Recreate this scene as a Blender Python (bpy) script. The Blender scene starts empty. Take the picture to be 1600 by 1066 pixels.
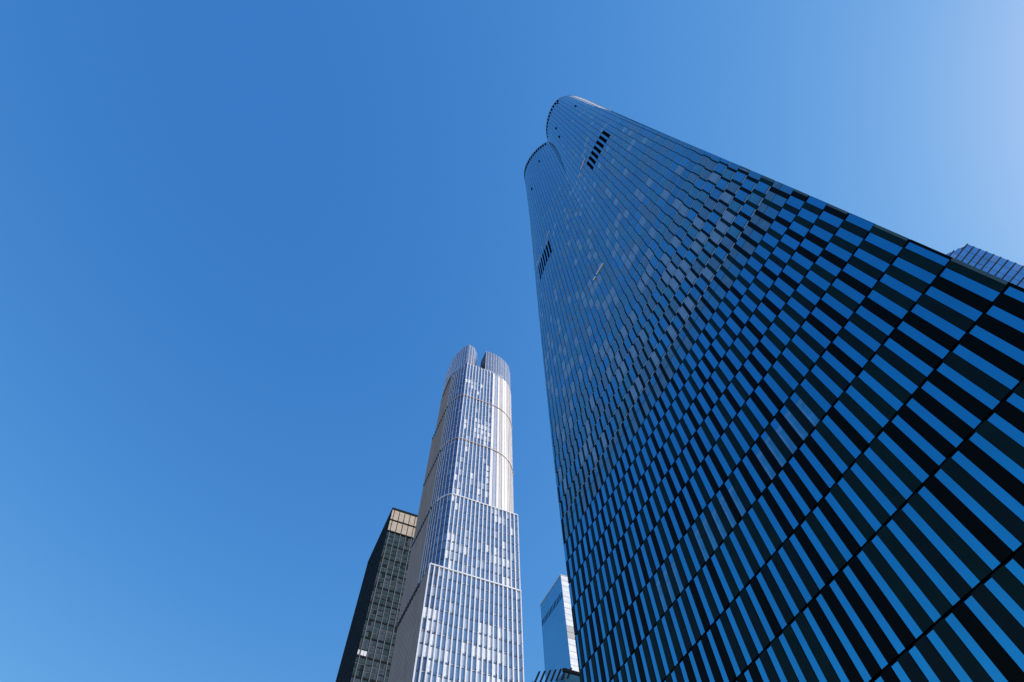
import bpy, math, random
from mathutils import Vector, Matrix

# ---------------------------------------------------------------- camera, sky, sun
sc = bpy.context.scene
RND = random.Random(7)
CAM_H = 1.7
# survey frame: x runs LEFT along the big facade from its right corner, y into that building, z up
RIGHT = Vector((0.40512, 0.91415, -0.01408))
DOWN = Vector((-0.82320, 0.35803, -0.44062))
FWD = Vector((-0.39776, 0.19010, 0.89758))
CAMP = Vector((-1.41625, -32.38587, CAM_H))
FPX = 888.72
cd = bpy.data.cameras.new("camera")
cam = bpy.data.objects.new("camera", cd)
sc.collection.objects.link(cam)
sc.camera = cam
cd.sensor_width = 36.0
cd.lens = FPX / 1600 * 36
cd.clip_start = 0.1
cd.clip_end = 20000
m = Matrix((RIGHT, -DOWN, -FWD)).transposed()
cam.matrix_world = Matrix.Translation(CAMP) @ m.to_quaternion().to_matrix().to_4x4()

SUN = Vector((0.40, 0.70, 0.54)).normalized()
el = math.asin(SUN.z)
az = math.atan2(SUN.x, SUN.y)
SKYG = (1.40, 2.17, 3.85)
w = bpy.data.worlds.new("World")
sc.world = w
w.use_nodes = True
nt = w.node_tree
nt.nodes.clear()
sky = nt.nodes.new("ShaderNodeTexSky")
sky.sky_type = 'NISHITA'
sky.sun_disc = False
sky.sun_elevation = el
sky.sun_rotation = az
sky.altitude = 0
sky.air_density = 0.75
sky.dust_density = 0.2
sky.ozone_density = 3.0
bg = nt.nodes.new("ShaderNodeBackground")
bg.inputs[1].default_value = 0.12
out = nt.nodes.new("ShaderNodeOutputWorld")
# colour balance of the deep blue: gain on green and blue, a little more contrast in red
sep = nt.nodes.new("ShaderNodeSeparateColor")
comb = nt.nodes.new("ShaderNodeCombineColor")
nt.links.new(sky.outputs[0], sep.inputs[0])
for ch, gain, gam in ((0, SKYG[0], 1.50), (1, SKYG[1], 0.9), (2, SKYG[2], 0.47)):
    pw = nt.nodes.new("ShaderNodeMath"); pw.operation = 'POWER'
    ml = nt.nodes.new("ShaderNodeMath"); ml.operation = 'MULTIPLY'
    nt.links.new(sep.outputs[ch], pw.inputs[0]); pw.inputs[1].default_value = gam
    nt.links.new(pw.outputs[0], ml.inputs[0]); ml.inputs[1].default_value = gain
    nt.links.new(ml.outputs[0], comb.inputs[ch])
nt.links.new(comb.outputs[0], bg.inputs[0])
nt.links.new(bg.outputs[0], out.inputs[0])

sd = bpy.data.lights.new("sun", 'SUN')
sd.energy = 4.6
sd.angle = math.radians(0.5)
sd.color = (1.0, 0.985, 0.96)
so = bpy.data.objects.new("sun", sd)
sc.collection.objects.link(so)
so.rotation_euler = SUN.to_track_quat('Z', 'Y').to_euler()

sc.view_settings.view_transform = 'Standard'
sc.view_settings.look = 'None'
sc.view_settings.exposure = 0.0
sc.view_settings.gamma = 1.0
sc.view_settings.use_curve_mapping = False
sc.render.engine = 'CYCLES'
sc.render.resolution_x = 1024
sc.render.resolution_y = 682

# ---------------------------------------------------------------- materials
def mat(name, col, rough=0.5, metal=0.0, spec=0.5, var=0.0, scale=0.3, coat=0.0, bump=0.0, bscale=0.05, stretch=(1, 1, 1)):
    mt = bpy.data.materials.new(name)
    mt.use_nodes = True
    t = mt.node_tree
    b = t.nodes["Principled BSDF"]
    b.inputs["Base Color"].default_value = (*col, 1)
    b.inputs["Roughness"].default_value = rough
    b.inputs["Metallic"].default_value = metal
    b.inputs["Specular IOR Level"].default_value = spec
    b.inputs["Coat Weight"].default_value = coat
    b.inputs["Coat Roughness"].default_value = 0.03
    tc = t.nodes.new("ShaderNodeTexCoord")
    mp = t.nodes.new("ShaderNodeMapping")
    mp.inputs["Scale"].default_value = stretch
    t.links.new(tc.outputs["Object"], mp.inputs[0])
    if var > 0:
        n = t.nodes.new("ShaderNodeTexNoise")
        n.inputs["Scale"].default_value = scale
        n.inputs["Detail"].default_value = 4
        t.links.new(mp.outputs[0], n.inputs["Vector"])
        r = t.nodes.new("ShaderNodeMapRange")
        r.inputs[1].default_value = 0.25
        r.inputs[2].default_value = 0.75
        r.inputs[3].default_value = 1 - var
        r.inputs[4].default_value = 1 + var
        t.links.new(n.outputs["Fac"], r.inputs[0])
        mx = t.nodes.new("ShaderNodeVectorMath")
        mx.operation = 'SCALE'
        mx.inputs[0].default_value = col
        t.links.new(r.outputs[0], mx.inputs["Scale"])
        t.links.new(mx.outputs[0], b.inputs["Base Color"])
    if bump > 0:
        n = t.nodes.new("ShaderNodeTexNoise")
        n.inputs["Scale"].default_value = bscale
        n.inputs["Detail"].default_value = 1
        t.links.new(mp.outputs[0], n.inputs["Vector"])
        bp = t.nodes.new("ShaderNodeBump")
        bp.inputs["Strength"].default_value = bump
        bp.inputs["Distance"].default_value = 0.5
        t.links.new(n.outputs["Fac"], bp.inputs["Height"])
        t.links.new(bp.outputs[0], b.inputs["Normal"])
    return mt

M = {}
M['core'] = mat('dark_frame', (0.001, 0.003, 0.004), 0.6, 0, 0.05)
M['panel_a'] = mat('dark_panel_teal', (0.0015, 0.015, 0.017), 0.45, 0, 0.08, 0.25, 0.8)
M['panel_b'] = mat('dark_panel_black', (0.001, 0.0025, 0.0025), 0.45, 0, 0.05, 0.25, 0.8)
M['panel_c'] = mat('dark_panel_navy', (0.002, 0.011, 0.014), 0.4, 0, 0.08, 0.25, 0.8)
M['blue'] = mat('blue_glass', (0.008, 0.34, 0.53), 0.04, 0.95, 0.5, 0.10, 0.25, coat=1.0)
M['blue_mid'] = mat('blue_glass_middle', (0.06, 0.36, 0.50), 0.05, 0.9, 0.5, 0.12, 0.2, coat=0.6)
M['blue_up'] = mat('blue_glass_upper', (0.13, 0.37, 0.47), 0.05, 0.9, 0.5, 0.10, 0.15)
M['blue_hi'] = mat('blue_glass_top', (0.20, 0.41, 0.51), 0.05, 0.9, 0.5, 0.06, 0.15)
M['blind_a'] = mat('glass_with_pale_blind', (0.14, 0.27, 0.40), 0.2, 0.1, 0.5, 0.15, 0.9, coat=0.6)
M['blind_b'] = mat('glass_with_grey_blind', (0.055, 0.155, 0.26), 0.2, 0.1, 0.5, 0.2, 0.9, coat=0.6)
M['blind_c'] = mat('glass_with_violet_curtain', (0.025, 0.18, 0.32), 0.2, 0.1, 0.5, 0.25, 0.9, coat=0.6)
M['reflect_patch'] = mat('glass_with_painted_reflection', (0.09, 0.30, 0.50), 0.15, 0.4, 0.5, 0.25, 0.9, coat=0.6)  # reflected streak put into the pane colour
M['reflect_patch2'] = mat('glass_with_faint_painted_reflection', (0.03, 0.26, 0.44), 0.1, 0.5, 0.5, 0.3, 0.9, coat=0.6)
M['strip'] = mat('pale_spandrel_strip', (0.24, 0.38, 0.50), 0.3, 0.2, 0.5)
M['edge'] = mat('grey_green_edge_trim', (0.06, 0.11, 0.11), 0.4, 0.2, 0.4)
M['void'] = mat('open_recess', (0.001, 0.003, 0.006), 0.9, 0, 0.0)
M['rail_and_sunlit'] = mat('white_metal_and_sunlit_glass', (0.88, 0.88, 0.88), 0.4, 0.0, 0.5)  # white metal; also paints sunlight on the tower's corner panes
M['lower'] = mat('roof_metal', (0.3, 0.32, 0.34), 0.5, 0.3)
# middle tower
M['fin'] = mat('pale_metal_fin', (0.84, 0.86, 0.88), 0.35, 0.2, 0.5, 0.05, 0.3)
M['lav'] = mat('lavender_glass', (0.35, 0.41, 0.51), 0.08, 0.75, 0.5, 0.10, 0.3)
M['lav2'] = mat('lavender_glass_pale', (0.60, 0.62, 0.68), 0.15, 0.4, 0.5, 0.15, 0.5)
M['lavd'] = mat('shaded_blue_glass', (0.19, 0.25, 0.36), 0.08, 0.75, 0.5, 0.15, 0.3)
M['crown'] = mat('crown_screen_glass', (0.34, 0.38, 0.45), 0.12, 0.6, 0.5, 0.15, 0.3)
M['stone_g'] = mat('grey_pilaster', (0.42, 0.41, 0.39), 0.7, 0, 0.3, 0.15, 0.4, stretch=(1, 1, 0.2))
M['reflect_white'] = mat('glass_with_painted_white_reflection', (0.78, 0.82, 0.87), 0.3, 0.0, 0.5, 0.12, 0.8, coat=0.5)  # white reflection put into the pane colour
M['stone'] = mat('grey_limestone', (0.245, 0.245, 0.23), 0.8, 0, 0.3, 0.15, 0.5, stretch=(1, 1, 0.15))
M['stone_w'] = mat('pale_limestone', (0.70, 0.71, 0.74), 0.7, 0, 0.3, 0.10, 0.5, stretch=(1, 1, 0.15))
M['belt'] = mat('tan_belt_metal', (0.50, 0.44, 0.40), 0.5, 0.1)
M['slate'] = mat('slate_gap', (0.05, 0.06, 0.09), 0.5, 0, 0.3)
# dark tower
M['bk_glass'] = mat('smoked_glass', (0.10, 0.17, 0.19), 0.05, 0.6, 0.5, 0.25, 0.35)
M['bk_glass2'] = mat('smoked_glass_with_blind', (0.06, 0.085, 0.11), 0.3, 0.0, 0.5, 0.35, 0.6, coat=0.4)
M['bk_glass3'] = mat('smoked_glass_dark', (0.03, 0.045, 0.05), 0.05, 0.4, 0.5, 0.25, 0.35)
M['bk_frame'] = mat('bronze_frame', (0.12, 0.135, 0.15), 0.45, 0.3, 0.5)
M['bk_mull'] = mat('pale_bronze_mullion', (0.24, 0.27, 0.29), 0.4, 0.2, 0.5)
M['bk_wall'] = mat('near_black_metal', (0.012, 0.017, 0.020), 0.5, 0.0, 0.15)
M['tan'] = mat('tan_crown_panel', (0.52, 0.44, 0.34), 0.6, 0, 0.4, 0.18, 0.5)
# small tower
M['sm_glass'] = mat('smooth_blue_glass', (0.24, 0.47, 0.58), 0.06, 0.9, 0.5, 0.06, 0.06)
M['sm_white'] = mat('white_glazed_panel', (0.70, 0.74, 0.76), 0.35, 0.1, 0.5, 0.18, 0.25, stretch=(0.3, 0.3, 2))
M['sm_line'] = mat('grey_joint', (0.38, 0.40, 0.40), 0.6)
# right tower
M['rt_glass'] = mat('steel_blue_glass', (0.38, 0.58, 0.74), 0.06, 0.85, 0.5, 0.25, 0.15)
M['rt_pale'] = mat('pale_glass', (0.45, 0.58, 0.75), 0.1, 0.7, 0.5, 0.1, 0.3)
M['rt_band'] = mat('bronze_band', (0.10, 0.085, 0.08), 0.5, 0.3)
# low building
M['lo_glass'] = mat('teal_glass', (0.05, 0.16, 0.20), 0.06, 0.6, 0.5, 0.2, 0.3)
M['steel'] = mat('dark_steel', (0.008, 0.01, 0.014), 0.6, 0.0, 0.2)
M['paving'] = mat('plaza_paving', (0.18, 0.18, 0.175), 0.8, 0, 0.3, 0.15, 0.1)

# ---------------------------------------------------------------- helpers
C = sc.collection
def W(p):
    return (-p[0], p[1], p[2] + CAM_H)

class MB:
    def __init__(s, *mats):
        s.v = []; s.f = []; s.m = []; s.mats = list(mats)
    def mi(s, name):
        if name not in s.mats: s.mats.append(name)
        return s.mats.index(name)
    def prism(s, a, b, name):
        """a, b: matching outer and inner rings of survey-frame points"""
        i = len(s.v); n = len(a); k = s.mi(name)
        s.v += [W(p) for p in a] + [W(p) for p in b]
        s.f.append(tuple(range(i, i + n))); s.m.append(k)
        s.f.append(tuple(reversed(range(i + n, i + 2 * n)))); s.m.append(k)
        for j in range(n):
            j2 = (j + 1) % n
            s.f.append((i + j2, i + j, i + n + j, i + n + j2)); s.m.append(k)
    def box(s, x0, x1, y0, y1, z0, z1, name):
        a = [(x0, y0, z0), (x1, y0, z0), (x1, y1, z0), (x0, y1, z0)]
        b = [(x0, y0, z1), (x1, y0, z1), (x1, y1, z1), (x0, y1, z1)]
        s.prism(b, a, name)
    def build(s, name, parent, label=None, kind=None):
        org = Vector((0, 0, 0)); q_ = parent
        while q_: org = org + q_.location; q_ = q_.parent
        me = bpy.data.meshes.new(name)
        me.from_pydata([(x - org[0], y - org[1], z - org[2]) for x, y, z in s.v], [], s.f)
        for q in s.mats: me.materials.append(M[q])
        me.polygons.foreach_set("material_index", s.m)
        import bmesh
        bm = bmesh.new(); bm.from_mesh(me)
        bmesh.ops.recalc_face_normals(bm, faces=bm.faces)
        bm.to_mesh(me); bm.free()
        o = bpy.data.objects.new(name, me)
        C.objects.link(o)
        if parent: o.parent = parent
        if label: o['label'] = label
        if kind: o['kind'] = kind
        return o

def thing(name, p, label, cat, group=None):
    o = bpy.data.objects.new(name, None)
    o.location = W(p); o['label'] = label; o['category'] = cat
    if group: o['group'] = group
    C.objects.link(o)
    return o

def project(p):
    d = Vector(W(p)) - CAMP
    z = d.dot(FWD)
    if z <= 0: return None
    return (d.dot(RIGHT) / z * FPX + 800, d.dot(DOWN) / z * FPX + 533)

def area(ring):
    q = [project(p) for p in ring]
    if any(t is None for t in q): return 0
    cx = sum(t[0] for t in q) / len(q); cy = sum(t[1] for t in q) / len(q)
    if not (0 < cx < 1600 and 0 < cy < 1066): return 0
    return abs(sum(q[i][0] * q[(i + 1) % len(q)][1] - q[(i + 1) % len(q)][0] * q[i][1] for i in range(len(q)))) / 2

class Panes:
    """collects panes (outer ring, inner ring, material); the largest in view become parts of their own"""
    def __init__(s): s.l = []
    def add(s, a, b, name): s.l.append((area(a), a, b, name))
    def build(s, parent, name='window', n=96, rest=None):
        s.l.sort(key=lambda t: -t[0])
        for t in s.l[:n]:
            q = MB(); q.prism(t[1], t[2], t[3]); q.build(name, parent)
        if len(s.l) > n:
            q = MB()
            for t in s.l[n:]: q.prism(t[1], t[2], t[3])
            q.build(rest or name, parent, kind='stuff')

# ---------------------------------------------------------------- ground
g = MB('paving')
g.v = [(-3000, -3000, 0), (3000, -3000, 0), (3000, 3000, 0), (-3000, 3000, 0)]
g.f = [(0, 1, 2, 3)]; g.m = [0]
go = g.build('ground', None, kind='structure')

# ---------------------------------------------------------------- 1. the great faceted tower
HB = 0.7172
WID = 76 * HB
DEP = 50 * HB
ZTOP = 278.0
NU = 252
# roof outline: four round lobes; measured front half, mirrored to the back
def catmull(pts, n=14):
    r = []
    for i in range(len(pts) - 1):
        p0 = pts[max(i - 1, 0)]; p1 = pts[i]; p2 = pts[i + 1]; p3 = pts[min(i + 2, len(pts) - 1)]
        for k in range(n):
            t = k / n
            r.append(tuple(0.5 * ((2 * p1[j]) + (-p0[j] + p2[j]) * t + (2 * p0[j] - 5 * p1[j] + 4 * p2[j] - p3[j]) * t * t + (-p0[j] + 3 * p1[j] - 3 * p2[j] + p3[j]) * t ** 3) for j in range(2)))
    r.append(pts[-1])
    return r
def resample(c, n):
    L = [0]
    for i in range(len(c) - 1): L.append(L[-1] + math.dist(c[i], c[i + 1]))
    out = []; j = 0
    for k in range(n + 1):
        t = L[-1] * k / n
        while j < len(L) - 2 and L[j + 1] < t: j += 1
        f = (t - L[j]) / max(L[j + 1] - L[j], 1e-9); f = min(max(f, 0), 1)
        out.append((c[j][0] + (c[j + 1][0] - c[j][0]) * f, c[j][1] + (c[j + 1][1] - c[j][1]) * f))
    return out
lobeA = catmull([(0.2, 13), (0.2, 9), (0.4, 5.9), (0.9, 2.8), (2.3, -0.4), (4.6, -3.2), (7.8, -4.6), (11.7, -4.9), (15.6, -4.3), (19.5, -2.9), (23.6, -0.1)])
lobeB = catmull([(23.6, -0.1), (25.7, -1.8), (29.2, -3.6), (33.6, -4.8), (38.1, -5.0), (41.7, -3.9), (45, -1.6), (47.6, 1.7), (49.2, 5.2), (49.8, 9), (49.6, 13)])
iA = min(range(len(lobeA)), key=lambda i: math.dist(lobeA[i], (1.8, 0.5)))
iB = min(range(len(lobeB)), key=lambda i: math.dist(lobeB[i], (46.6, 0.3)))
topf = resample(lobeA[iA:], 34)[:-1] + resample(lobeB[:iB + 1], 42)
sideL = resample(lobeB[iB:] + [(49.0, 15.5), (46.8, DEP / 2)], 25)
sideR = resample([(2.8, DEP / 2), (0.8, 15.5)] + lobeA[:iA + 1], 25)
mir = lambda c: [(x, DEP - y) for x, y in reversed(c)]
TOP = topf[:-1] + sideL[:-1] + mir(sideL)[:-1] + mir(topf)[:-1] + mir(sideR)[:-1] + sideR[:-1]
def base_pt(i):
    i = i % NU
    if i < 76: return (i * HB, 0.0)
    if i < 126: return (WID, (i - 76) * HB)
    if i < 202: return (WID - (i - 126) * HB, DEP)
    return (0.0, DEP - (i - 202) * HB)
BASE = [base_pt(i) for i in range(NU)]
assert len(TOP) == NU, len(TOP)
def gz(z):
    t = (z - 58) / (ZTOP - 58)
    return 0 if t <= 0 else min(t, 1) ** 1.35
def plan(u, z):
    u = u % NU
    i = int(u); f = u - i; g_ = gz(z)
    def q(k):
        k %= NU
        return (BASE[k][0] + (TOP[k][0] - BASE[k][0]) * g_, BASE[k][1] + (TOP[k][1] - BASE[k][1]) * g_)
    a = q(i); b = q(i + 1)
    return (a[0] + (b[0] - a[0]) * f, a[1] + (b[1] - a[1]) * f)
def S(u, z, off, un=None):
    """point of the skin, moved outward by off; un fixes the u at which the normal is taken"""
    x, y = plan(u, z)
    c = u if un is None else un
    a = plan(c - 0.25, z); b = plan(c + 0.25, z)
    dx, dy = b[0] - a[0], b[1] - a[1]
    L = math.hypot(dx, dy) or 1
    return (x + dy / L * off, y - dx / L * off, z)
def ring(u0, u1, z0, z1, off):
    c = (u0 + u1) / 2
    return [S(u0, z0, off, c), S(u1, z0, off, c), S(u1, z1, off, c), S(u0, z1, off, c)]
def slab(u0, u1, z0, z1, o1, o0):
    return ring(u0, u1, z0, z1, o1), ring(u0, u1, z0, z1, o0)

FL = [-1.7, 2.0, 5.6, 9.6, 14.2, 20.65, 26.76, 31.6, 36.48, 40.93, 45.37, 49.2, 52.9, 56.4, 59.7, 64.3]
nfl = 62
FL += [64.3 + (ZTOP - 64.3) * (k + 1) / nfl for k in range(nfl)]
DK = [(0, .60), (22, .58), (31, .54), (41, .49), (46, .46), (52, .42), (60, .35), (67, .28), (75, .20), (85, .10), (91, .065), (97, .04), (400, .04)]
def dark(z):
    for (a, p), (b, q) in zip(DK, DK[1:]):
        if z <= b: return p + (q - p) * max(0, z - a) / (b - a)
    return .04

tower = thing('skyscraper', (WID / 2, DEP / 2, -CAM_H),
              'huge dark blue glass tower with checkered lower facade and rounded twin-lobed top', 'skyscraper')
core = MB('core'); fins = MB('panel_a', 'panel_b', 'panel_c'); strips = MB('strip')
pn = Panes()
# inner core: one closed skin
rows = FL[::2] + ([FL[-1]] if FL[-1] not in FL[::2] else [])
n0 = 0
for z in rows:
    for u in range(NU): core.v.append(W(S(u, z, -0.22)))
for r in range(len(rows) - 1):
    for u in range(NU):
        a = r * NU + u; b = r * NU + (u + 1) % NU
        core.f.append((a, b, b + NU, a + NU)); core.m.append(0)
core.f.append(tuple(range((len(rows) - 1) * NU, len(rows) * NU))); core.m.append(0)
core.f.append(tuple(reversed(range(NU)))); core.m.append(0)

lit = set()  # panes whose colour carries a painted reflection streak
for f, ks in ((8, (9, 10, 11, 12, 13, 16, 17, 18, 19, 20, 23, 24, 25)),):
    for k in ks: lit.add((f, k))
colrun = [RND.random() for _ in range(400)]
LOUV = []   # (u0,u1) bays with open slots
LZ0, LZ1 = 152.4, 161.4
lf = [i for i in range(len(FL) - 1) if FL[i] >= LZ0 - 2 and FL[i + 1] <= LZ1 + 2]
def slotbay(k): return (3 <= k <= 9) or (27 <= k <= 33)
for f in range(len(FL) - 1):
    z0, z1 = FL[f], FL[f + 1]; zm = (z0 + z1) / 2
    d = dark(zm); sign = (f % 2 == 0)
    for k in range(NU // 2):
        u = 2 * k
        front = k < 38
        # grid line sits at odd u; the dark strip lies left or right of it on alternate floors
        if sign: du0, du1, bu0, bu1 = u + 1, u + 1 + 2 * d, u + 1 + 2 * d, u + 3
        else:    du0, du1, bu0, bu1 = u + 1 - 2 * d, u + 1, u - 1, u + 1 - 2 * d
        if front or True:
            du = [(du0, du1)]; bu = [(bu0, bu1)]
            # do not wrap a pane round a corner of the shaft: cut it there
            def cut(iv):
                o = []
                for a, b in iv:
                    for c in (0, 76, 126, 202, 252):
                        if a < c - 1e-6 and b > c + 1e-6 and zm < 200:
                            o += [(a, c), (c, b)]; break
                    else: o.append((a, b))
                return [t for t in o if t[1] - t[0] > 0.03]
            du = cut(du); bu = cut(bu)
        r = 0.03 + 0.035 * min(1, d / 0.5)
        g0 = 0.11 if zm < 60 else 0.04
        for a, b in du:
            q = RND.random()
            nm = 'panel_b' if (q < .42 or (d < .1)) else ('panel_a' if q < .8 else 'panel_c')
            A, B = slab(a, b, z0 + g0 * .6, z1 - g0 * .6, 0.0, -0.2)
            fins.prism(A, B, nm)
        for a, b in bu:
            # slots for plant rooms
            if front and f in lf and slotbay(int(((a + b) / 2 - 1) // 2)): continue
            if zm < 59.7:
                A, B = slab(a + .04, b - .04, z0 + g0, z1 - g0, -r, -0.21)
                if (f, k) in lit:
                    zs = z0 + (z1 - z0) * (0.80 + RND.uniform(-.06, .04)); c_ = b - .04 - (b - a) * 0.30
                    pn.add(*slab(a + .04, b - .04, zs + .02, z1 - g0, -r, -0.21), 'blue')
                    pn.add(*slab(a + .04, b - .04, zs - .5, zs, -r, -0.21), 'reflect_patch')
                    pn.add(*slab(a + .04, c_, z0 + g0, zs - .5, -r, -0.21), 'reflect_patch2')
                    pn.add(*slab(c_, b - .04, z0 + g0, zs - .5, -r, -0.21), 'reflect_patch')
                else:
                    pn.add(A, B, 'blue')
            elif f == 14:
                zs = z0 + 2.7
                pn.add(*slab(a + .04, b - .04, z0 + g0, zs, -r, -0.21), 'blue_up' if colrun[k] < .5 else 'blind_b')
                pn.add(*slab(a + .04, b - .04, zs + .1, z1 - g0, -r, -0.21), 'blind_b' if colrun[k + 9] < .5 else 'blue_up')
            else:
                if zm > 190 and 238 <= ((a + b) / 2) % NU:
                    pn.add(*slab(a + .03, b - .03, z0 + g0, z1 - g0, -r, -0.21), 'rail_and_sunlit')  # sunlit corner skin painted as white panes
                    continue
                if not front:
                    pn.add(*slab(a + .03, b - .03, z0 + g0, z1 - g0, -r, -0.21), 'blue_up')
                    continue
                s0 = 0.34
                q = RND.random(); c = colrun[(k * 3 + f // 5) % 400]
                p = 0.75 * q + 0.25 * c
                near = 1 - min(1, max(0, (zm - 75) / 110))
                if p > 0.84 - 0.14 * near: nm = 'blind_a'
                elif p > 0.62 - 0.25 * near: nm = 'blind_b' if RND.random() < .6 else 'blind_c'
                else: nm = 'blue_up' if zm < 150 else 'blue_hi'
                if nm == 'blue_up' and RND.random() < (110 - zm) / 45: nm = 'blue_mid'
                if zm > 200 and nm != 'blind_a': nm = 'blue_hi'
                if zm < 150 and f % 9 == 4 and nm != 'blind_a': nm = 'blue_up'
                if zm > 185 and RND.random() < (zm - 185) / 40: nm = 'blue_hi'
                pn.add(*slab(a + .03, b - .03, z0 + s0 + 0.17, z1 - g0 - .03, -r, -0.21), nm)
                A, B = slab(a + .03, b - .03, z0 + g0, z0 + s0, -r, -0.21)
                strips.prism(A, B, 'strip' if nm != 'blue_hi' else 'blue_hi')
for f in range(len(FL) - 1):
    if f % 2 == 1 and FL[f] < 75:
        strips.prism(*slab(0.02, 0.30, FL[f] + .1, FL[f + 1] - .1, 0.03, -0.1), 'edge')
core.build('wall', tower)
fins.build('facade_panel', tower)
strips.build('spandrel_strip', tower)
pn.build(tower, 'window', 96, 'window')
# open plant-room slots: recess between bays, and the blue piers between them
for k in [k for k in range(38) if slotbay(k)]:
    z0, z1 = FL[lf[0]], FL[lf[-1] + 1]
    q = MB('blue_up'); q.prism(*slab(2 * k + 1.03, 2 * k + 1.85, z0, z1, -0.03, -0.21), 'blue_up'); q.build('pier', tower)
    q = MB('void'); q.prism(*slab(2 * k + 1.9, 2 * k + 2.97, z0 + .3, z1 - .3, -0.05, -0.21), 'void'); q.build('vent_slot', tower)
# slots under the roof rim
for k in range(38):
    if 4 <= k <= 15 or 18 <= k <= 35:
        q = MB('void'); q.prism(*slab(2 * k - 0.2, 2 * k + 0.95, ZTOP - 5.6, ZTOP - 1.0, 0.06, -0.1), 'void'); q.build('rim_slot', tower)
# terrace rails
for u0, u1, z in ((20, 24.6, 164.5), (26, 27.6, 164.2), (54, 71, 164.8), (36.6, 40.2, 106.4), (40.8, 42, 106.2)):
    q = MB('rail_and_sunlit'); q.prism(*slab(u0, u1, z, z + .38, 0.2, -0.05), 'rail_and_sunlit'); q.build('terrace_rail', tower)
# single open sashes
for u, z, du in ((9, 268, 1), (20, 240, 1), (22, 225, 1), (5, 226, 1), (45, 250, 1), (58, 230, 1)):
    q = MB('void'); q.prism(*slab(u - .0, u + .9, z, z + 3.0, 0.12, -0.02), 'void'); q.build('open_sash', tower)
# roof with low parapet
q = MB('lower')
o = [S(u, ZTOP, 0.02) for u in range(0, NU)]; i_ = [S(u, ZTOP, -0.5) for u in range(0, NU)]
for u in range(NU):
    v = (u + 1) % NU
    up = lambda p: (p[0], p[1], p[2] + 1.0)
    q.prism([o[u], o[v], i_[v], i_[u]][::-1], [up(o[u]), up(o[v]), up(i_[v]), up(i_[u])][::-1], 'lower')
q.build('parapet', tower)

# ---------------------------------------------------------------- 2. middle tower with stacked setbacks
FX = 148.7
mid = thing('skyscraper', (165, 22, -CAM_H), 'tall pale tower with white vertical fins, stepped setbacks and a notched rounded crown', 'skyscraper')
RB = 39.5
curveL = catmull([(FX, 10.0), (151.0, 7.6), (154.5, 6.0), (159.0, 5.0)], 5)
curveR = catmull([(FX, 25.5), (149.5, 30.6), (151.2, 34.6), (154.0, 38.0), (158.5, 41.0)], 5)
tiers = [
    # z0, z1, outline seen from the camera: left-back -> front-left -> front-right -> right-back, material zones follow
    (-CAM_H, 137.6, [(181.0, 5.2), (FX, 5.2), (FX, 38.2), (181.0, 38.2)]),
    (137.6, 173.9, [(182.0, 5.0)] + curveL[::-1] + [(FX, 38.0), (182.0, 38.0)]),
    (173.9, 211.0, [(182.0, 5.0)] + curveL[::-1] + curveR + [(182.0, 42.0)]),
    (211.0, 247.8, [(182.0, 5.0)] + curveL[::-1] + curveR + [(182.0, 42.0)]),
    (247.8, 281.3, [(177.5, 5.0)] + curveL[::-1] + curveR + [(177.5, 42.0)]),
]
def walk(poly, step):
    """(p, q) pieces of each edge run, about step wide, with outward normal"""
    out = []
    L = [0]
    for a, b in zip(poly, poly[1:]): L.append(L[-1] + math.dist(a, b))
    n = max(1, round(L[-1] / step))
    rs = resample(poly, n)
    for a, b in zip(rs, rs[1:]):
        dx, dy = b[0] - a[0], b[1] - a[1]; l = math.hypot(dx, dy)
        out.append((a, b, (-dy / l, dx / l) if False else (dy / l, -dx / l)))
    return out
mwall = MB('slate'); mstone = MB('stone'); mp_ = Panes(); mdots = MB('slate')
mfins = []
def outn(a, b, c=(166, 23)):
    dx, dy = b[0] - a[0], b[1] - a[1]; l = math.hypot(dx, dy)
    n = (dy / l, -dx / l); mx, my = (a[0] + b[0]) / 2 - c[0], (a[1] + b[1]) / 2 - c[1]
    return n if n[0] * mx + n[1] * my > 0 else (-n[0], -n[1])
def vplate(mb, a, b, n, z0, z1, o1, o0, nm):
    A = [(a[0] + n[0] * o1, a[1] + n[1] * o1, z0), (b[0] + n[0] * o1, b[1] + n[1] * o1, z0), (b[0] + n[0] * o1, b[1] + n[1] * o1, z1), (a[0] + n[0] * o1, a[1] + n[1] * o1, z1)]
    B = [(a[0] + n[0] * o0, a[1] + n[1] * o0, z0), (b[0] + n[0] * o0, b[1] + n[1] * o0, z0), (b[0] + n[0] * o0, b[1] + n[1] * o0, z1), (a[0] + n[0] * o0, a[1] + n[1] * o0, z1)]
    if isinstance(mb, Panes): mb.add(A, B, nm)
    else: mb.prism(A, B, nm)
def lerp2(a, b, t): return (a[0] + (b[0] - a[0]) * t, a[1] + (b[1] - a[1]) * t)
FH = 4.05
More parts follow.
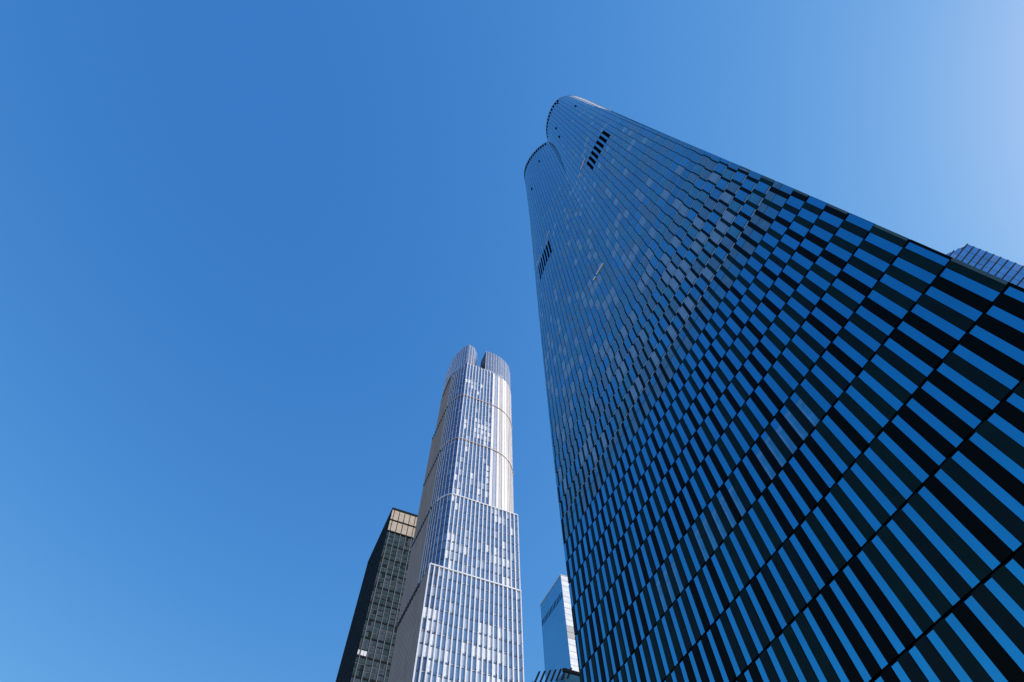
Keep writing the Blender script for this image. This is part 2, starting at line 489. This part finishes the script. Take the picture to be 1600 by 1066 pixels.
def curtain_bay(a, b, z0, z1, zone, seed):
    n = outn(a, b)
    L = math.dist(a, b)
    if zone in ('front', 'chamfer'):
        k = 0
        nfl_ = max(1, round((z1 - z0) / FH)); fh = (z1 - z0) / nfl_
        for k in range(nfl_):
            za = z0 + k * fh; zb = za + fh
            if zone == 'front':
                cx = math.sin(seed * 0.55 + za * 0.05) + math.sin(za * 0.17 + 2.0) + 0.5 * math.sin(seed * 1.9)  # groups the pale panes that stand in for a reflection
                pr = 0.05 + 0.33 * max(0, cx - .1)
                if za > 230: pr *= .5
                q = RND.random()
                nm = 'reflect_white' if q < pr * .8 else ('lav2' if q < pr * 1.3 + .08 else 'lav')
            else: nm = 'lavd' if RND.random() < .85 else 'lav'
            t0 = 0.2 / L; t1 = 1 - 0.2 / L
            vplate(mp_, lerp2(a, b, t0), lerp2(a, b, t1), n, za + .55, zb - .12, -0.12, -0.3, nm)
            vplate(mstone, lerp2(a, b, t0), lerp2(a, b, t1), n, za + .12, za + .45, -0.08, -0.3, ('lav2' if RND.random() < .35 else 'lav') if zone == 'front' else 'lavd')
            if zone == 'front':
                vplate(mdots, lerp2(a, b, .74), lerp2(a, b, .9), n, za + .55, za + .95, -0.06, -0.12, 'slate')
    elif zone == 'stonew':
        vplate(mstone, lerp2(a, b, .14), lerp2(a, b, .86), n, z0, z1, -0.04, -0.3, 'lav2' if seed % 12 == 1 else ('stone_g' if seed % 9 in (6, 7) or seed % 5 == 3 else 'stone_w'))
        vplate(mdots, lerp2(a, b, .84), lerp2(a, b, 1.0), n, z0, z1, -0.10, -0.3, 'slate')
    else:
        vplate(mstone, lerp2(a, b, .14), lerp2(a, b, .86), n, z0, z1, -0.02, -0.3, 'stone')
def fin(a, n, z0, z1, wd, dp, nm='fin'):
    t = (-n[1], n[0])
    A = [(a[0] + t[0] * wd, a[1] + t[1] * wd), (a[0] - t[0] * wd, a[1] - t[1] * wd), (a[0] - t[0] * wd + n[0] * dp, a[1] - t[1] * wd + n[1] * dp), (a[0] + t[0] * wd + n[0] * dp, a[1] + t[1] * wd + n[1] * dp)]
    return [(p[0], p[1], z1) for p in A], [(p[0], p[1], z0) for p in A]
def tierwall(poly, z0, z1):
    cx, cy = 166, 23
    pin = [(p[0] + (0.25 if p[0] < cx else -0.25), p[1] + (0.25 if p[1] < cy else -0.25)) for p in poly]
    mwall.prism([(p[0], p[1], z1) for p in pin], [(p[0], p[1], z0) for p in pin], 'slate')
finparts = []
for ti, (z0, z1, poly) in enumerate(tiers):
    tierwall(poly, z0, z1)
    # side face (towards camera's left)
    if ti == 0:
        segs = [('stone', [poly[0], poly[1]]), ('front', [poly[1], poly[2]]), ('stonew', [poly[2], poly[3]])]
    elif ti == 1:
        segs = [('stone', [poly[0], curveL[-1]]), ('chamfer', curveL[::-1]), ('front', [curveL[0], (FX, 38.0)]), ('stonew', [(FX, 38.0), (182, 38.0)])]
    else:
        segs = [('stone', [poly[0], curveL[-1]]), ('chamfer', curveL[::-1]), ('front', [curveL[0], curveR[0]]), ('stonew', curveR), ('stonew', [curveR[-1], poly[-1]])]
    for zone, pl in segs:
        bays = walk(pl, 1.65 if zone != 'stone' else 1.9)
        for bi, (a, b, _) in enumerate(bays):
            n = outn(a, b)
            curtain_bay(a, b, z0, z1, zone, bi + (3 if ti == 0 else 0))
            if zone in ('front', 'chamfer'):
                finparts.append((zone, fin(a, n, z0, z1, 0.22 if zone == 'front' else .09, 0.22)))
                if bi == len(bays) - 1: finparts.append((zone, fin(b, n, z0, z1, 0.13, 0.28)))
            elif zone == 'stonew' and pl is curveR:
                finparts.append((zone, fin(a, n, z0, z1, 0.06, 0.10)))
    # back of the tier
    vplate(mstone, poly[-1], poly[0], outn(poly[-1], poly[0]), z0, z1, 0, -0.2, 'stone')
    # belt
    bl = MB('belt')
    pl = poly
    zz = z1
    if ti < 4:
        for a, b in zip(pl, pl[1:]):
            n = outn(a, b); 
            nm = 'belt' if ti in (2, 3) else 'fin'
            if abs(n[1] + 1) < .05: continue
            vplate(bl, a, b, n, zz - (.32 if ti in (0, 1) else .3), zz + .2, 0.3, -0.3, nm)
        bl.build('belt_course', mid)
        roofp = MB('slate')
        roofp.prism([(p[0], p[1], zz + .1) for p in pl], [(p[0], p[1], zz - .2) for p in pl], 'slate'); roofp.build('setback_roof', mid)
# vents dotting the stone side
for z in (137.3, 174.3, 211.2, 248.0):
    for k in range(11):
        x = 158.8 + k * 2.1
        mdots.box(x, x + .8, 4.6, 5.3, z - .9, z + .3, 'slate')
mwall.build('wall', mid); mstone.build('cladding', mid); mdots.build('vent', mid, kind='stuff')
mp_.build(mid, 'window', 96, 'window')
for zone, (A, B) in finparts[:]:
    pass
fp = sorted(finparts, key=lambda t: -(t[1][0][0][2] - t[1][1][0][2]))
for zone, (A, B) in fp[:96]:
    q = MB(); q.prism(A, B, 'fin'); q.build('fin', mid)
if len(fp) > 96:
    q = MB()
    for zone, (A, B) in fp[96:]: q.prism(A, B, 'fin')
    q.build('fin', mid, kind='stuff')
# crown: two curved screens with a notch between them, and a lower rear block
def screen(pl, z0, z1, nm, parent, name, closed=True, step=1.65):
    q = MB(nm)
    q.prism([(p[0], p[1], z1) for p in pl], [(p[0], p[1], z0) for p in pl], nm)
    return q.build(name, parent)
CZ0, CZ1 = 281.3, 305.0
cl = [(175, 4.6)] + [(162.6, 4.0), (157.8, 5.0), (152.9, 6.9), (FX + .1, 9.5), (149.6, 13.2), (152.2, 16.0), (157.0, 18.0), (160, 18.0), (160, 30), (175, 30)]
cr = [(157, 20.6), (FX + .1, 20.8), (FX + .05, 25.5), (149.5, 30.2), (151.0, 34.2), (153.6, 37.6), (158.2, 40.6), (158.2, 30.1), (157, 28)]
c1 = screen(cl, CZ0, CZ1, 'crown', mid, 'crown')
c2 = screen(cr, CZ0, CZ1, 'crown', mid, 'crown')
for pl, par in ((cl[:8], c1), (cr[1:7], c2)):
    q = MB('fin'); r2 = MB('lav')
    for a, b, _ in walk(pl, 1.65):
        n = outn(a, b, (162, 16) if par is c1 else (156, 28))
        A, B = fin(a, n, CZ0, CZ1 - .1, 0.08, 0.10); q.prism(A, B, 'fin')
        A, B = fin(lerp2(a, b, .3), n, CZ0, CZ1 - .3, 0.07, 0.02); r2.prism(A, B, 'slate')
    q.build('fin', par); r2.build('joint', par)
# dark sheet that paints the shade on the notch side
q = MB('slate'); q.box(149.6, 157, 20.55, 20.75, CZ0, CZ1 - .2, 'slate'); q.build('notch_shade', c2)
q = MB('fin')
for k in range(14):
    q.box(FX - .12, FX + .1, 9.8 + k * 1.65, 10.2 + k * 1.65, CZ0 - .6, CZ0 + .5, 'fin')
q.build('crown_sill', mid)
q = MB('stone'); q.box(172, 177.2, 5.0, 30, CZ0, 303, 'lav'); q.build('rear_block', mid)

# ---------------------------------------------------------------- 3. dark tower with tan crown
dk = thing('office_tower', (244, 20, -CAM_H), 'near-black tower with gridded windows and a tan lit crown, half hidden behind the pale tower', 'office tower')
DX, DY, DZ = 222.3, -0.9, 235.0
q = MB('bk_wall'); q.box(DX + .3, 266, DY + .3, 34, -CAM_H, DZ - .2, 'bk_wall'); q.build('wall', dk)
dp = Panes(); fr = MB('bk_frame', 'bk_wall'); side = MB('bk_wall')
BW = 2.93
for j in range(12):
    y0 = DY + .15 + j * BW - (1.6 if j else 0); y1 = DY + .15 + (j + 1) * BW - 1.6
    if y1 > 33: break
    fr.box(DX - .05, DX + .3, y1 - .14, y1 + .10, -CAM_H, 218.6, 'bk_mull'); fr.box(DX - .05, DX + .3, y1 - .12, y1 + .12, 218.6, DZ, 'bk_wall')
    # crown bays
    for za, zb in ((219.6, 226.2), (227.4, 234.0)):
        q = MB('tan'); q.box(DX + .02, DX + .25, y0 + .15, y1 - .22, za, zb, 'tan'); q.build('crown_panel', dk)
    z = 218.6; r = 0
    while z > 4:
        hgt = 8.45
        base = RND.choice(('bk_glass', 'bk_glass', 'bk_glass2')) 
        for s_ in range(3):
            zz = z - hgt + .5 + s_ * 2.62
            for h in range(2):
                ya = y0 + .2 + (y1 - y0 - .4) * h / 2; yb = ya + (y1 - y0 - .4) / 2 - .12
                dp.add([(DX + .12, ya, zz), (DX + .12, yb, zz), (DX + .12, yb, zz + 2.1), (DX + .12, ya, zz + 2.1)],
                       [(DX + .3, ya, zz), (DX + .3, yb, zz), (DX + .3, yb, zz + 2.1), (DX + .3, ya, zz + 2.1)],
                       'rail_and_sunlit' if (r == 7 and s_ == 0 and j in (0, 1)) else (base if RND.random() < .8 else RND.choice(('bk_glass', 'bk_glass2', 'bk_glass3'))))
            fr.box(DX + .16, DX + .3, y0 + .1, y1 - .14, zz + 2.14, zz + 2.46, 'bk_wall' if (s_ == 2 or RND.random() < .45) else 'bk_frame')
        fr.box(DX + .0, DX + .3, y0 + .1, y1 - .14, z - hgt - .22, z - hgt + .45, 'bk_wall')
        z -= hgt; r += 1
for zz in (218.9, 226.6, 234.4):
    fr.box(DX - .12, DX + .3, DY, 33, zz, zz + .6, 'bk_wall')
dp.build(dk, 'window', 96, 'window'); fr.build('frame', dk)
for j in range(26):
    side.box(DX + 1 + j * 1.7, DX + 1.25 + j * 1.7, DY - .02, DY + .32, -CAM_H, DZ, 'bk_frame')
for zz in range(6, 232, 9):
    side.box(DX + .3, 266, DY + .1, DY + .32, zz, zz + .5, 'bk_frame')
side.mats = ['bk_wall'] ; side.m = [0] * len(side.m); side.build('side_cladding', dk)
q = MB('bk_wall'); q.box(DX - .1, 266.1, DY - .1, 34.1, DZ - .2, DZ + .6, 'bk_wall'); q.build('parapet', dk)

# ---------------------------------------------------------------- 4. small far tower at the bottom
sm = thing('office_tower', (210, 100, -CAM_H), 'small far tower with smooth blue side and white edge beside the huge tower', 'office tower')
SX, SY, SZ = 197.6, 83.8, 200.0
q = MB('sm_line'); q.box(SX + .2, 221.0, SY + .2, 115, -CAM_H, SZ - .3, 'sm_line'); q.build('wall', sm)
q = MB('sm_glass'); gp = Panes()
n = 15
for i in range(50):
    z1 = SZ - i * 3.9; z0 = z1 - 3.86
    if z0 < 10: break
    for j in range(6):
        xa = SX + .05 + j * (23.4 / 6); xb = xa + 23.4 / 6 - .03
        gp.add([(xa, SY, z0), (xb, SY, z0), (xb, SY, z1), (xa, SY, z1)], [(xa, SY + .25, z0), (xb, SY + .25, z0), (xb, SY + .25, z1), (xa, SY + .25, z1)], 'sm_glass')
gp.build(sm, 'window', 90, 'window')
wp = MB('sm_white')
for i in range(60):
    z1 = SZ - i * 3.1; z0 = z1 - 2.9
    if z0 < 5: break
    wp.box(SX - .05, SX + .25, SY + .02, 115, z0, z1, 'sm_white' if i != 9 and i != 10 else 'sm_line')
wp.build('white_cladding', sm)
for k in range(15):
    xa = SX + 1.2 + k * 1.5
    q = MB('void'); q.box(xa, xa + .55, SY - .06, SY + .05, 187.6, 190.8, 'void'); q.build('vent_slot', sm)
q = MB('sm_line'); q.box(SX - .1, 221.1, SY - .1, 115.1, SZ - .3, SZ + .4, 'sm_line'); q.build('parapet', sm)

# ---------------------------------------------------------------- 5. angular tower behind on the right
rt = thing('office_tower', (10, 215, -CAM_H), 'banded blue tower with angled top just above the huge tower', 'office tower')
RY = 200.0; RX0 = -16.7
def rtop(x): return 260 + (x - RX0) * (6.3 / 8.1)
q = MB('rt_band')
q.prism([(RX0 + .3, RY + .3, 259.5), (5, RY + .3, rtop(5) - .6), (5, 240, rtop(5) - .6), (RX0 + .3, 240, 259.5)],
        [(RX0 + .3, RY + .3, -CAM_H), (5, RY + .3, -CAM_H), (5, 240, -CAM_H), (RX0 + .3, 240, -CAM_H)], 'rt_band')
q.build('wall', rt)
rp = Panes(); z = 259.9; i = 0; bands = MB('rt_band')
zz = 300
fl = []
while zz > 60: fl.append(zz); zz -= 4.05
for i, z1 in enumerate(fl):
    z0 = z1 - 4.05
    x = RX0
    k = 0
    xs = RX0
    while xs < 5:
        xe = min(xs + 3.0, 5)
        ta, tb = rtop(xs), rtop(xe)
        if z0 + .6 < ta:
            za = min(z1 - .35, ta); zb = min(z1 - .35, tb)
            nm = 'rt_pale' if (RND.random() < .12 or (9 <= i <= 20 and k % 5 == 0 and i % 9 == 8)) else 'rt_glass'
            rp.add([(xs + .06, RY, z0 + .35), (xe - .06, RY, z0 + .35), (xe - .06, RY, zb), (xs + .06, RY, za)],
                   [(xs + .06, RY + .35, z0 + .35), (xe - .06, RY + .35, z0 + .35), (xe - .06, RY + .35, zb), (xs + .06, RY + .35, za)], nm)
        xs = xe; k += 1
    if z0 < 260:
        x2 = RX0 if z0 < 259.9 else RX0 + (z0 - 260) * 8.1 / 6.3
        q = MB('rt_band'); q.box(RX0 - .12, 5, RY - .22, RY + .3, z0 - .16, z0 + .2, 'rt_band'); q.build('floor_band', rt)
    elif z0 < rtop(5):
        q = MB('rt_band'); q.box(RX0 + (z0 - 260) * 8.1 / 6.3 + .2, 5, RY - .22, RY + .3, z0 - .16, z0 + .2, 'rt_band'); q.build('floor_band', rt)
rp.build(rt, 'window', 90, 'window')

# ---------------------------------------------------------------- 6. low glass block with raking steel fins on its roof
lo = thing('building', (112, 35, -CAM_H), 'low teal glass block with dark raking steel blades along its roof at the bottom edge', 'building')
LX = 100.0
q = MB('lo_glass'); q.box(LX, 125, 24.2, 60, -CAM_H, 75.2, 'lo_glass'); q.build('wall', lo)
q = MB('lo_glass'); q.box(LX + .4, 125, 17, 24.1, -CAM_H, 71.6, 'lo_glass'); q.build('wing', lo)
q = MB('steel'); q.box(LX - .2, LX + .3, 24.0, 60, 75.2, 75.9, 'steel'); q.build('roof_edge', lo)
for k in range(7):
    y = 17.2 + k * 1.25
    zb = 71.2 + k * .45
    a = [(LX - .1, y, zb), (LX - .1, y + .35, zb), (LX - .1, y + 1.55, zb + 2.6), (LX - .1, y + 1.2, zb + 2.6)]
    b = [(p[0] + .5, p[1], p[2]) for p in a]
    q = MB('steel'); q.prism(a, b, 'steel'); q.build('blade', lo)
q = MB('rail_and_sunlit')
for k in range(5):
    q.box(LX - .05, LX + .1, 17.5 + k * 1.5, 18.1 + k * 1.5, 68, 71.4, 'rail_and_sunlit')
q.build('bracket', lo)
